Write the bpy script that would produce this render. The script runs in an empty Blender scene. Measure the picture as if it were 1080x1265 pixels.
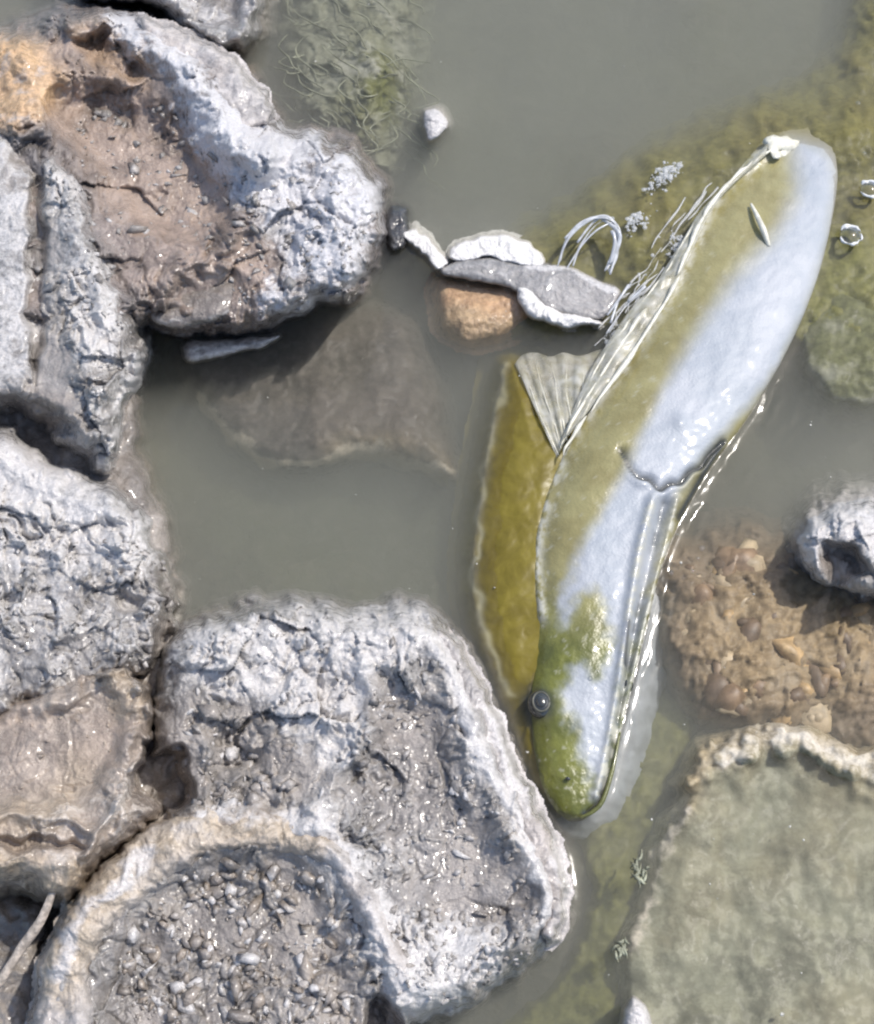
import bpy, math, random
import numpy as np
from mathutils import Vector, Matrix

# ------------------------------------------------------------------ camera, sky, sun, exposure
SC = bpy.context.scene
COL = SC.collection
TILT = math.radians(27.0); DIST = 0.86; HALF_W = 0.27
CAM = np.array([0.0, -DIST * math.sin(TILT), DIST * math.cos(TILT)])
FWD = np.array([0.0, math.sin(TILT), -math.cos(TILT)])
RIGHT = np.array([1.0, 0.0, 0.0]); UP = np.array([0.0, math.cos(TILT), math.sin(TILT)])
TAN = HALF_W / DIST
cam_d = bpy.data.cameras.new('camera'); cam = bpy.data.objects.new('camera', cam_d); COL.objects.link(cam)
cam.location = CAM; cam.rotation_euler = (TILT, 0, 0)
cam_d.sensor_fit = 'HORIZONTAL'; cam_d.angle = 2 * math.atan(TAN)
cam_d.clip_start = 0.02; cam_d.clip_end = 300
SC.camera = cam

SUN_EL, SUN_AZ = math.radians(58), math.radians(64)      # azimuth clockwise from +y (towards upper right of the view)
w = bpy.data.worlds.new('World'); SC.world = w; w.use_nodes = True
wn = w.node_tree.nodes; sky = wn.new('ShaderNodeTexSky'); sky.sky_type = 'NISHITA'; sky.sun_disc = False
sky.sun_elevation = SUN_EL; sky.sun_rotation = SUN_AZ; sky.dust_density = 2.0; sky.air_density = 1.0
w.node_tree.links.new(sky.outputs[0], wn['Background'].inputs[0]); wn['Background'].inputs[1].default_value = 0.15
sun_d = bpy.data.lights.new('sun', 'SUN'); sun_d.energy = 2.7; sun_d.angle = math.radians(1.2); sun_d.color = (1.0, 0.95, 0.88)
sun = bpy.data.objects.new('sun', sun_d); COL.objects.link(sun); sun.location = (1, 1, 2)
sd_ = Vector((math.sin(SUN_AZ) * math.cos(SUN_EL), math.cos(SUN_AZ) * math.cos(SUN_EL), math.sin(SUN_EL)))
sun.rotation_euler = sd_.to_track_quat('Z', 'Y').to_euler()
SC.view_settings.view_transform = 'Standard'; SC.view_settings.look = 'None'
SC.view_settings.exposure = 0.36; SC.view_settings.gamma = 1.0
SC.render.engine = 'CYCLES'
SC.cycles.max_bounces = 8; SC.cycles.volume_bounces = 3; SC.cycles.transparent_max_bounces = 12
SC.cycles.use_denoising = True; SC.cycles.filter_width = 2.2; SC.cycles.caustics_reflective = False

# ------------------------------------------------------------------ pixel <-> place
def rays(u, v):
    u = np.asarray(u, float); v = np.asarray(v, float)
    x = (u - 540) / 540 * TAN; y = -(v - 632.5) / 540 * TAN
    return FWD + x[..., None] * RIGHT + y[..., None] * UP
def at(u, v, z):
    d = rays(u, v); t = (np.asarray(z, float) - CAM[2]) / d[..., 2]
    return CAM + t[..., None] * d
def proj(P):
    q = np.asarray(P, float) - CAM; f = q @ FWD
    return np.stack([540 + (q @ RIGHT) / f / TAN * 540, 632.5 - (q @ UP) / f / TAN * 540], -1)
PXM = 2 * HALF_W / 1080          # metres per pixel about the middle of the view

# ------------------------------------------------------------------ noise
def _hash(ix, iy, iz, seed):
    h = (ix.astype(np.uint64) * np.uint64(73856093)) ^ (iy.astype(np.uint64) * np.uint64(19349663)) ^ (iz.astype(np.uint64) * np.uint64(83492791)) ^ np.uint64((seed * 2654435761) & 0xffffffff)
    h = (h ^ (h >> np.uint64(13))) * np.uint64(0x5bd1e995); h &= np.uint64(0xffffffff)
    h = (h ^ (h >> np.uint64(15))) * np.uint64(0x27d4eb2d); h &= np.uint64(0xffffffff)
    return ((h ^ (h >> np.uint64(16))) & np.uint64(0xffffff)).astype(float) / 0xffffff
def vnoise(x, y, seed=0, z=0.0):
    x = np.asarray(x, float) + 1000; y = np.asarray(y, float) + 1000
    ix = np.floor(x).astype(np.int64); iy = np.floor(y).astype(np.int64); fx = x - ix; fy = y - iy
    iz = np.zeros_like(ix)
    out = 0
    ux = fx * fx * fx * (fx * (fx * 6 - 15) + 10); uy = fy * fy * fy * (fy * (fy * 6 - 15) + 10)
    def g(dx, dy):
        a = _hash(ix + dx, iy + dy, iz, seed) * 2 * math.pi
        return np.cos(a) * (fx - dx) + np.sin(a) * (fy - dy)
    a = g(0, 0) * (1 - ux) + g(1, 0) * ux; b = g(0, 1) * (1 - ux) + g(1, 1) * ux
    return (a * (1 - uy) + b * uy) * 1.5
def fbm(x, y, scale, octv=4, seed=0, gain=0.5):
    s = 0; a = 1.0; f = 1.0 / scale
    for k in range(octv):
        s = s + a * vnoise(x * f, y * f, seed + k * 17); a *= gain; f *= 2.03
    return s
def ridged(x, y, scale, octv=4, seed=0):
    s = 0; a = 1.0; f = 1.0 / scale
    for k in range(octv):
        s = s + a * (1 - 2 * np.abs(vnoise(x * f, y * f, seed + k * 17))); a *= 0.5; f *= 2.1
    return s * 0.5
def worley(x, y, scale, seed=0):
    x = np.asarray(x, float) / scale + 1000; y = np.asarray(y, float) / scale + 1000
    ix = np.floor(x).astype(np.int64); iy = np.floor(y).astype(np.int64); z0 = np.zeros_like(ix)
    d1 = np.full(x.shape, 9.0); d2 = np.full(x.shape, 9.0); idv = np.zeros(x.shape)
    for dx in (-1, 0, 1):
        for dy in (-1, 0, 1):
            cx = ix + dx; cy = iy + dy
            px = cx + _hash(cx, cy, z0, seed); py = cy + _hash(cx, cy, z0 + 1, seed)
            d = np.hypot(px - x, py - y); r = _hash(cx, cy, z0 + 2, seed)
            n = d < d1
            d2 = np.where(n, d1, np.minimum(d2, d)); idv = np.where(n, r, idv); d1 = np.where(n, d, d1)
    return d1, d2, idv
def facets(x, y, scale, seed, tilt):
    xs = np.asarray(x, float) / scale + 1000; ys = np.asarray(y, float) / scale + 1000
    ix = np.floor(xs).astype(np.int64); iy = np.floor(ys).astype(np.int64); z0 = np.zeros_like(ix)
    d1 = np.full(xs.shape, 9.0); d2 = d1.copy(); out = np.zeros(xs.shape)
    for dx in (-1, 0, 1):
        for dy in (-1, 0, 1):
            cx = ix + dx; cy = iy + dy
            px = cx + _hash(cx, cy, z0, seed) - xs; py = cy + _hash(cx, cy, z0 + 1, seed) - ys
            d = np.hypot(px, py); n = d < d1
            val = (px * (_hash(cx, cy, z0 + 2, seed) - .5) + py * (_hash(cx, cy, z0 + 3, seed) - .5)) * 2 + (_hash(cx, cy, z0 + 4, seed) - .5) * .5
            d2 = np.where(n, d1, np.minimum(d2, d)); out = np.where(n, val, out); d1 = np.where(n, d, d1)
    return out * tilt, d2 - d1
def sm(x, a, b):
    t = np.clip((x - a) / (b - a), 0, 1); return t * t * (3 - 2 * t)

# ------------------------------------------------------------------ 2D shapes
def spline(pts, n=8, closed=False):
    P = np.asarray(pts, float); N = len(P); out = []
    for i in range(N if closed else N - 1):
        if closed: p0, p1, p2, p3 = P[i - 1], P[i], P[(i + 1) % N], P[(i + 2) % N]
        else: p0, p1, p2, p3 = P[max(i - 1, 0)], P[i], P[i + 1], P[min(i + 2, N - 1)]
        for k in range(n):
            t = k / n
            out.append(0.5 * (2 * p1 + (p2 - p0) * t + (2 * p0 - 5 * p1 + 4 * p2 - p3) * t * t + (3 * p1 - p0 - 3 * p2 + p3) * t ** 3))
    if not closed: out.append(P[-1])
    return np.array(out)
def dline(u, v, pts, closed=False, n=5):
    Q = spline(pts, n, closed); d = np.full(u.shape, 1e9); m = len(Q)
    for i in range(m if closed else m - 1):
        a = Q[i]; b = Q[(i + 1) % m]; ab = b - a; L = ab @ ab + 1e-9
        t = np.clip(((u - a[0]) * ab[0] + (v - a[1]) * ab[1]) / L, 0, 1)
        d = np.minimum(d, (u - a[0] - t * ab[0]) ** 2 + (v - a[1] - t * ab[1]) ** 2)
    return np.sqrt(d)
def sdpoly(u, v, pts, n=4):
    Q = spline(pts, n, True); ins = np.zeros(u.shape, bool); m = len(Q)
    for i in range(m):
        x1, y1 = Q[i]; x2, y2 = Q[(i + 1) % m]
        c = (y1 > v) != (y2 > v)
        xx = (x2 - x1) * (v - y1) / ((y2 - y1) if abs(y2 - y1) > 1e-9 else 1e-9) + x1
        ins ^= c & (u < xx)
    return np.where(ins, 1.0, -1.0) * dline(u, v, pts, True, n)

# ------------------------------------------------------------------ objects
def obj(name, V, F, mat, parent=None, attrs=None, smooth=True, label=None, cat=None, group=None, kind=None, base=False):
    V = np.asarray(V, float)
    org = V.mean(0) if base is False else np.asarray(base, float)
    if parent is not None: org = np.zeros(3); 
    off = np.array(parent['_o']) if parent is not None else org
    me = bpy.data.meshes.new(name)
    if isinstance(F, np.ndarray):
        k = F.shape[1]; nf = len(F)
        me.vertices.add(len(V)); me.vertices.foreach_set('co', (V - off).astype(np.float32).ravel())
        me.loops.add(nf * k); me.loops.foreach_set('vertex_index', F.astype(np.int32).ravel())
        me.polygons.add(nf); me.polygons.foreach_set('loop_start', np.arange(0, nf * k, k, dtype=np.int32))
        me.update(calc_edges=True)
    else:
        me.from_pydata((V - off).tolist(), [], F); me.update()
    me.validate()
    if smooth: me.polygons.foreach_set('use_smooth', np.ones(len(me.polygons), bool))
    for an, A in (attrs or {}).items():
        A = np.asarray(A, float)
        if A.shape[1] == 3: A = np.concatenate([A, np.zeros((len(A), 1))], 1)
        a = me.color_attributes.new(an, 'FLOAT_COLOR', 'POINT'); a.data.foreach_set('color', A.astype(np.float32).ravel())
    o = bpy.data.objects.new(name, me); COL.objects.link(o)
    if parent is not None: o.parent = parent; o['_o'] = list(map(float, off))
    else: o.location = org; o['_o'] = list(map(float, org))
    if mat: me.materials.append(mat)
    tag(o, label, cat, group, kind)
    return o
def tag(o, label=None, cat=None, group=None, kind=None):
    if label: o['label'] = label
    if cat: o['category'] = cat
    if group: o['group'] = group
    if kind: o['kind'] = kind
def empty(name, loc, label, cat, group=None):
    o = bpy.data.objects.new(name, None); COL.objects.link(o); o.location = loc; o['_o'] = list(map(float, loc)); o.empty_display_size = .02
    tag(o, label, cat, group); return o

# ------------------------------------------------------------------ materials
class NT:
    def __init__(s, name):
        s.m = bpy.data.materials.new(name); s.m.use_nodes = True; s.t = s.m.node_tree; s.n = s.t.nodes
        s.b = s.n['Principled BSDF']; s.o = s.n['Material Output']
    def node(s, ty, **kw):
        x = s.n.new(ty)
        for k, v in kw.items(): setattr(x, k, v)
        return x
    def link(s, a, b): s.t.links.new(a, b)
    def put(s, sock, v):
        if isinstance(v, bpy.types.NodeSocket): s.link(v, sock)
        elif v is not None: sock.default_value = v
    def noise(s, scale, detail=5, rough=.55, vec=None, dist=0.0):
        x = s.node('ShaderNodeTexNoise'); x.inputs['Scale'].default_value = scale; x.inputs['Detail'].default_value = detail
        x.inputs['Roughness'].default_value = rough; x.inputs['Distortion'].default_value = dist
        s.link(vec or s.coord(), x.inputs['Vector']); return x.outputs['Fac']
    def voro(s, scale, feature='F1'):
        x = s.node('ShaderNodeTexVoronoi'); x.feature = feature; x.inputs['Scale'].default_value = scale; s.link(s.coord(), x.inputs['Vector']); return x.outputs['Distance']
    def coord(s):
        if not hasattr(s, '_c'): s._c = s.node('ShaderNodeTexCoord').outputs['Object']
        return s._c
    def ramp(s, v, a, b, lo=0.0, hi=1.0):
        x = s.node('ShaderNodeMapRange'); x.clamp = True; x.interpolation_type = 'SMOOTHSTEP'
        for i, q in enumerate((v, a, b, lo, hi)): s.put(x.inputs[i], q)
        return x.outputs[0]
    def math(s, op, a, b=None):
        x = s.node('ShaderNodeMath', operation=op); s.put(x.inputs[0], a); s.put(x.inputs[1], b) if b is not None else None; return x.outputs[0]
    def mix(s, f, a, b):
        x = s.node('ShaderNodeMix', data_type='RGBA'); s.put(x.inputs[0], f)
        for k, q in ((6, a), (7, b)):
            s.put(x.inputs[k], q if isinstance(q, bpy.types.NodeSocket) else (*q, 1))
        return x.outputs[2]
    def attr(s, name):
        a = s.node('ShaderNodeAttribute', attribute_name=name); sp = s.node('ShaderNodeSeparateColor'); s.link(a.outputs['Color'], sp.inputs[0])
        return [sp.outputs[0], sp.outputs[1], sp.outputs[2], a.outputs['Alpha']]
    def bump(s, h, dist, strength=1.0, prev=None):
        x = s.node('ShaderNodeBump'); x.inputs['Distance'].default_value = dist; x.inputs['Strength'].default_value = strength; s.link(h, x.inputs['Height'])
        if prev: s.link(prev, x.inputs['Normal'])
        return x.outputs[0]

def mud_material(name, grey=(.29, .28, .27), pale=(.585, .563, .545), brown=(.17, .15, .132), tan=(.46, .34, .22), wet=True):
    s = NT(name); r, g, b, a = s.attr('mask')
    n1 = s.noise(38, 6, .6); n2 = s.noise(170, 5, .65); n3 = s.noise(620, 4, .7); n4 = s.noise(14, 4)
    c = s.mix(s.ramp(n1, .35, .68), tuple(x * .70 for x in grey), tuple(x * 1.2 for x in grey))
    c = s.mix(s.math('MULTIPLY', s.ramp(n2, .42, .7), .45), c, tuple(min(1, x * 1.9) for x in grey))
    c = s.mix(s.math('MULTIPLY', s.ramp(n4, .48, .62), .22), c, (brown[0] * 1.9, brown[1] * 1.9, brown[2] * 1.9))
    f = s.math('MULTIPLY', g, s.ramp(n2, .2, .5, .75, 1.0)); bc = s.mix(s.ramp(n1, .35, .65), brown, tuple(x * 2.1 for x in brown))
    c = s.mix(f, c, bc)
    tc = s.mix(s.ramp(n2, .35, .65), tuple(x * .6 for x in tan), tan); tc = s.mix(s.math('MULTIPLY', s.ramp(n1, .5, .7), .6), tc, pale)
    c = s.mix(r, c, tc)
    pm = s.math('ADD', s.math('MULTIPLY', b, 1.35), s.math('MULTIPLY', s.math('SUBTRACT', n2, .5), 1.5)); pm = s.math('ADD', pm, s.math('MULTIPLY', s.math('SUBTRACT', n1, .5), 1.7))
    pf = s.math('MULTIPLY', s.ramp(pm, .22, .95), s.ramp(b, .02, .2))
    pc = s.mix(s.ramp(n3, .3, .7), tuple(x * .8 for x in pale), tuple(min(.85, x * 1.12) for x in pale))
    c = s.mix(pf, c, pc)
    s.link(c, s.b.inputs['Base Color'])
    ro = s.ramp(s.math('ADD', n2, s.math('MULTIPLY', a, -.3)), .2, .75, .16, .5)
    ro = s.math('ADD', ro, s.math('MULTIPLY', pf, .12)); s.link(ro, s.b.inputs['Roughness'])
    s.b.inputs['Specular IOR Level'].default_value = .55; s.b.inputs['Coat Roughness'].default_value = .12
    if wet: s.link(s.ramp(a, 0, 1, .15, .7), s.b.inputs['Coat Weight'])
    else: s.b.inputs['Specular IOR Level'].default_value = .12
    nb = s.bump(n2, .0030 if wet else .0008, .8); nb = s.bump(n3, .0005 if wet else .0001, .6, nb); s.link(nb, s.b.inputs['Normal'])
    return s.m

MUD = mud_material('grey_mud_crust')
TANM = mud_material('tan_shell_crust', grey=(.36, .31, .265), pale=(.64, .58, .52), brown=(.22, .17, .13), tan=(.50, .39, .26))
DARKM = mud_material('submerged_mud_stone', grey=(.19, .15, .105), pale=(.40, .34, .25), brown=(.13, .10, .065), tan=(.44, .33, .19), wet=False)
ALGM = mud_material('algae_stone', grey=(.21, .215, .165), pale=(.40, .40, .34), brown=(.10, .10, .05), tan=(.17, .18, .06), wet=False)
OLIVEM = mud_material('olive_algae_stone', grey=(.16, .15, .055), pale=(.34, .34, .22), brown=(.12, .10, .04), tan=(.25, .26, .08), wet=False)
SMOOTHM = mud_material('silted_flat_stone', grey=(.25, .25, .185), pale=(.60, .55, .46), brown=(.20, .17, .10), tan=(.55, .44, .28), wet=False)
HOLLOW = mud_material('brown_hollow_mud', grey=(.17, .155, .15), pale=(.60, .59, .60), brown=(.20, .155, .125), tan=(.66, .44, .25))

def simple(name, col, rough=.5, spec=.5, var=.25, scale=200, bump=.0, metal=0, trans=0):
    s = NT(name); n = s.noise(scale, 5, .6)
    s.link(s.mix(s.ramp(n, .3, .7), tuple(x * (1 - var) for x in col), tuple(min(1, x * (1 + var)) for x in col)), s.b.inputs['Base Color'])
    s.b.inputs['Roughness'].default_value = rough; s.b.inputs['Specular IOR Level'].default_value = spec; s.b.inputs['Metallic'].default_value = metal
    if bump: s.link(s.bump(n, bump), s.b.inputs['Normal'])
    return s.m

# ------------------------------------------------------------------ patches: solid lumps given by outline, height, ridges and hollows
FIELDS = {}
def patch(name, outline, H, mat, w=60, z0=0.0, step=2.0, feats=(), masks=(), rough=(.004, .003, .0012), smooth_areas=(), smooth_lines=(), seed=1, below=.0011, floor=-.07,
          edge_n=5.0, lump=14, fine=6, power=.5, parent=None, facet=.0, sharp=0, **tags):
    O = np.asarray(outline, float); pad = 46
    u0, v0 = O.min(0) - pad; u1, v1 = O.max(0) + pad
    nu = int((u1 - u0) / step) + 1; nv = int((v1 - v0) / step) + 1
    U, Vv = np.meshgrid(np.linspace(u0, u1, nu), np.linspace(v0, v1, nv)); U = U.ravel(); Vv = Vv.ravel()
    sd = sdpoly(U, Vv, O); sd = sd + edge_n * fbm(U, Vv, 30, 3, seed + 5) * 1.3
    t = np.clip(sd / w, 0, 1); prof = (1 - (1 - t) ** 2) ** power
    h = z0 + H * prof
    inside = sm(sd, 0, 14)
    rg = np.ones_like(sd)
    for poly, amt in smooth_areas: rg *= 1 - amt * sm(sdpoly(U, Vv, poly), -8, 14)
    zone = sm(fbm(U, Vv, 85, 3, seed + 301), -.35, .35)
    if facet: rg *= .30 + .85 * zone
    for ln, wd, amt in smooth_lines: rg *= 1 - amt * np.exp(-(dline(U, Vv, ln) / wd) ** 4)
    wu = U + 9 * fbm(U, Vv, 40, 2, seed + 90); wv = Vv + 9 * fbm(U, Vv, 40, 2, seed + 91)
    for ft in feats:
        if ft[0] == 'ridge':
            d = dline(wu, wv, ft[1]); h = h + ft[3] * np.exp(-(d / ft[2]) ** 2) * (1 + .35 * fbm(U, Vv, 30, 3, seed + 31)) * sm(sd, -6, 10)
        elif ft[0] == 'edge':      # one-sided step: raised on the inside of a polygon, with a sharp lip
            q = sdpoly(wu, wv, ft[1]); h = h + ft[3] * sm(q, -ft[2], ft[2]) * sm(sd, -6, 10)
        elif ft[0] == 'pit':
            q = sdpoly(wu, wv, ft[1]); h = h - ft[2] * sm(q, -ft[3] * .3, ft[3])
    L1, L2, idv = worley(wu, wv, lump, seed + 3)
    lumps = (1 - np.clip(L1, 0, 1)) * (.35 + .65 * idv)
    S1, S2, idw = worley(U, Vv, fine, seed + 8)
    fu_ = wu + 22 * fbm(U, Vv, 60, 3, seed + 60); fv_ = wv + 22 * fbm(U, Vv, 60, 3, seed + 61); an = seed * .7
    ru = fu_ * math.cos(an) + fv_ * math.sin(an); rv = (fv_ * math.cos(an) - fu_ * math.sin(an)) * 2.2
    nz = rough[0] * fbm(U, Vv, 70, 3, seed) + rough[1] * (lumps - .35) * .75 + rough[1] * 1.0 * ridged(ru, rv, 40, 4, seed + 12) + rough[1] * .7 * fbm(fu_, fv_, 24, 4, seed + 14, .6) + rough[2] * ((1 - np.clip(S1, 0, 1)) * idw - .2) * 1.0 + rough[2] * .8 * ridged(fu_, fv_, 9, 3, seed + 77)
    if facet:
        f1, e1 = facets(wu, wv, 80, seed + 201, facet); f2, e2 = facets(wu + 3, wv, 30, seed + 203, facet * .42)
        nz = nz + f1 + f2 - facet * .2 * np.exp(-(e1 / .04) ** 2) - facet * .05 * np.exp(-(e2 / .06) ** 2)
    h = h + nz * rg * sm(sd, -14, 12)
    out = np.clip(-sd, 0, None); h = np.where(sd < 0, z0 - below * out * (1 + .02 * out) + (h - (z0 + H * prof)), h)
    h = np.maximum(h, floor)
    P = at(U, Vv, h)
    keep = (sd > -min(38, (z0 - floor) / below + 4)).reshape(nv, nu)
    idx = np.arange(nu * nv).reshape(nv, nu)
    kc = keep[:-1, :-1] & keep[1:, :-1] & keep[:-1, 1:] & keep[1:, 1:]
    F = np.stack([idx[1:, :-1][kc], idx[1:, 1:][kc], idx[:-1, 1:][kc], idx[:-1, :-1][kc]], 1)
    used = np.unique(F); mp = np.full(nu * nv, -1); mp[used] = np.arange(len(used)); F = mp[F]
    M = np.zeros((len(U), 4))
    for mk in masks:
        ch = 'tbpw'.index(mk[0])
        if mk[1] == 'poly': q = sm(sdpoly(wu, wv, mk[2]), -mk[3], mk[3])
        elif mk[1] == 'line': q = np.exp(-(dline(wu, wv, mk[2]) / mk[3]) ** 2)
        else: q = np.ones_like(U)
        M[:, ch] = np.clip(M[:, ch] + q * mk[4], 0, 1)
    if facet: M[:, 2] *= .65 + .45 * zone; M[:, 3] = np.clip(M[:, 3] + .5 * (1 - zone), 0, 1); M[:, 1] = np.clip(M[:, 1] + .35 * (1 - zone) * sm(-M[:, 2], -.6, 0), 0, 1)
    FIELDS[name if 'key' not in tags else tags['key']] = (U, Vv, h, u0, v0, u1, v1, nu, nv)
    tags.pop('key', None)
    o = obj(name, P[used], F, mat, parent, {'mask': M[used]}, **tags)
    o['_f'] = 0
    return o, (h.reshape(nv, nu), u0, v0, u1, v1)
def height(field, u, v):
    h, u0, v0, u1, v1 = field; nv, nu = h.shape
    i = np.clip(((np.asarray(u) - u0) / (u1 - u0) * (nu - 1)).astype(int), 0, nu - 1); j = np.clip(((np.asarray(v) - v0) / (v1 - v0) * (nv - 1)).astype(int), 0, nv - 1)
    return h[j, i]

# small stones and crumbs
def ico(sub=1):
    import bmesh
    bm = bmesh.new(); bmesh.ops.create_icosphere(bm, subdivisions=sub, radius=1.0)
    V = np.array([x.co[:] for x in bm.verts]); F = np.array([[q.index for q in f.verts] for f in bm.faces]); bm.free(); return V, F
ICO1 = ico(1); ICO2 = ico(2); ICO3 = ico(3)
def rotm(rng):
    q = rng.normal(size=4); q /= np.linalg.norm(q); a, b, c, d = q
    return np.array([[1 - 2 * (c * c + d * d), 2 * (b * c - a * d), 2 * (b * d + a * c)], [2 * (b * c + a * d), 1 - 2 * (b * b + d * d), 2 * (c * d - a * b)], [2 * (b * d - a * c), 2 * (c * d + a * b), 1 - 2 * (b * b + c * c)]])
def stone(rng, r, base=ICO1, rough=.22, flat=.6):
    V, F = base; k = rng.normal(size=(5, 3)); V2 = V.copy()
    m = 1 + rough * sum(np.sin(V @ k[i] * 1.7 + i) for i in range(5)) * .5
    V2 = V * m[:, None] * np.array([1, rng.uniform(.6, .95), flat * rng.uniform(.7, 1.2)])
    a = rng.uniform(0, 6.28); t = rng.normal(size=2) * .35
    R = np.array([[math.cos(a), -math.sin(a), 0], [math.sin(a), math.cos(a), 0], [0, 0, 1]]) @ np.array([[1, 0, t[0]], [0, 1, t[1]], [-t[0], -t[1], 1]])
    return V2 @ R.T * r, F
def grit(parent, field, poly, n, rmin, rmax, mat, seed, name='grit', masks=(.0, .1, .5, .3), flat=.65, sink=.25):
    rng = np.random.default_rng(seed); Q = np.asarray(poly, float); lo = Q.min(0); hi = Q.max(0)
    P = rng.uniform(lo, hi, size=(n * 6, 2)); P = P[sdpoly(P[:, 0], P[:, 1], poly) > 0]
    dens = fbm(P[:, 0], P[:, 1], 45, 3, seed) + rng.uniform(-.5, .5, len(P)); P = P[np.argsort(-dens)][:int(len(P) * .6)]; rng.shuffle(P); P = P[:int(n * .55)]
    hz = height(field, P[:, 0], P[:, 1]); Vs = []; Fs = []; As = []; k = 0
    for (u, v), z in zip(P, hz):
        r = rmin + (rmax * .85 - rmin) * rng.random() ** 2.4
        V, F = stone(rng, r, ICO1, .8, flat); V = V * np.array([rng.uniform(.8, 1.7), rng.uniform(.6, 1.1), rng.uniform(.5, 1.0)]); ra = rng.uniform(0, 6.28); V = V @ np.array([[math.cos(ra), -math.sin(ra), 0], [math.sin(ra), math.cos(ra), 0], [0, 0, 1]]); c = at(u, v, z + r * (.3 - sink))
        Vs.append(V + c); Fs.append(F + k); k += len(V)
        q = rng.random(); As.append(np.tile([masks[0] * q, masks[1] + .5 * (q < .3), masks[2] * rng.uniform(0, 1.3) ** 1.6, masks[3]], (len(V), 1)))
    return obj(name, np.concatenate(Vs), np.concatenate(Fs), mat, parent, {'mask': np.clip(np.concatenate(As), 0, 1)}, kind='stuff', smooth=False)
def tube(pts, r, n=8, sub=6):
    P = spline(pts, sub); m = len(P); r = np.interp(np.linspace(0, 1, m), np.linspace(0, 1, len(np.atleast_1d(r))), np.atleast_1d(r)) if np.ndim(r) else np.full(m, r)
    T = np.gradient(P, axis=0); T /= np.linalg.norm(T, axis=1)[:, None] + 1e-12
    V = []
    for i in range(m):
        a = np.cross(T[i], [0.13, 0.21, 1]); a /= np.linalg.norm(a); b = np.cross(T[i], a)
        th = np.linspace(0, 2 * math.pi, n, endpoint=False); V.append(P[i] + r[i] * (np.cos(th)[:, None] * a + np.sin(th)[:, None] * b))
    V = np.concatenate(V); F = []
    for i in range(m - 1):
        for j in range(n): F.append([i * n + j, i * n + (j + 1) % n, (i + 1) * n + (j + 1) % n, (i + 1) * n + j])
    F.append(list(range(n))[::-1]); F.append([(m - 1) * n + j for j in range(n)])
    return V, F
def pts3(L): return [tuple(at(u, v, z)) for u, v, z in L]

# ================================================================== the bed
def axis(lo, hi, step, far):
    a = list(np.arange(lo, hi + 1e-9, step)); g = step
    L = [lo]; R = [hi]
    while R[-1] < far: g *= 1.45; R.append(R[-1] + g); L.append(L[-1] - g)
    return np.array(sorted(L[1:]) + a + R[1:])
X = axis(-.42, .42, .006, 40); Y = axis(-.42, .55, .006, 40)
GX, GY = np.meshgrid(X, Y); gx = GX.ravel(); gy = GY.ravel()
gr = np.hypot(gx, gy)
gz = -.058 + .020 * fbm(gx, gy, .16, 4, 71) + .003 * fbm(gx, gy, .02, 3, 73) + sm(gr, 6, 14) * (.25 + .2 * fbm(gx, gy, 5, 3, 75))
gz = np.minimum(gz, -.03 + sm(gr, 5, 12) * 2)
idx = np.arange(len(gx)).reshape(len(Y), len(X))
GF = np.stack([idx[:-1, :-1].ravel(), idx[:-1, 1:].ravel(), idx[1:, 1:].ravel(), idx[1:, :-1].ravel()], 1)
s = NT('silt_bed'); n1 = s.noise(9, 6); n2 = s.noise(90, 5, .65)
n5 = s.noise(5, 3); c = s.mix(s.ramp(n1, .35, .65), (.062, .062, .054), (.10, .098, .086)); c = s.mix(s.math('MULTIPLY', s.ramp(n5, .42, .6), .7), c, (.10, .105, .045)); c = s.mix(s.math('MULTIPLY', s.ramp(n2, .45, .7), .5), c, (.2, .18, .14))
s.link(c, s.b.inputs['Base Color']); s.b.inputs['Roughness'].default_value = .7; s.link(s.bump(n2, .004), s.b.inputs['Normal'])
obj('ground', np.stack([gx, gy, gz], 1), GF, s.m, kind='structure', label='silty brown bed under the murky water', base=(0, 0, 0))

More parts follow.
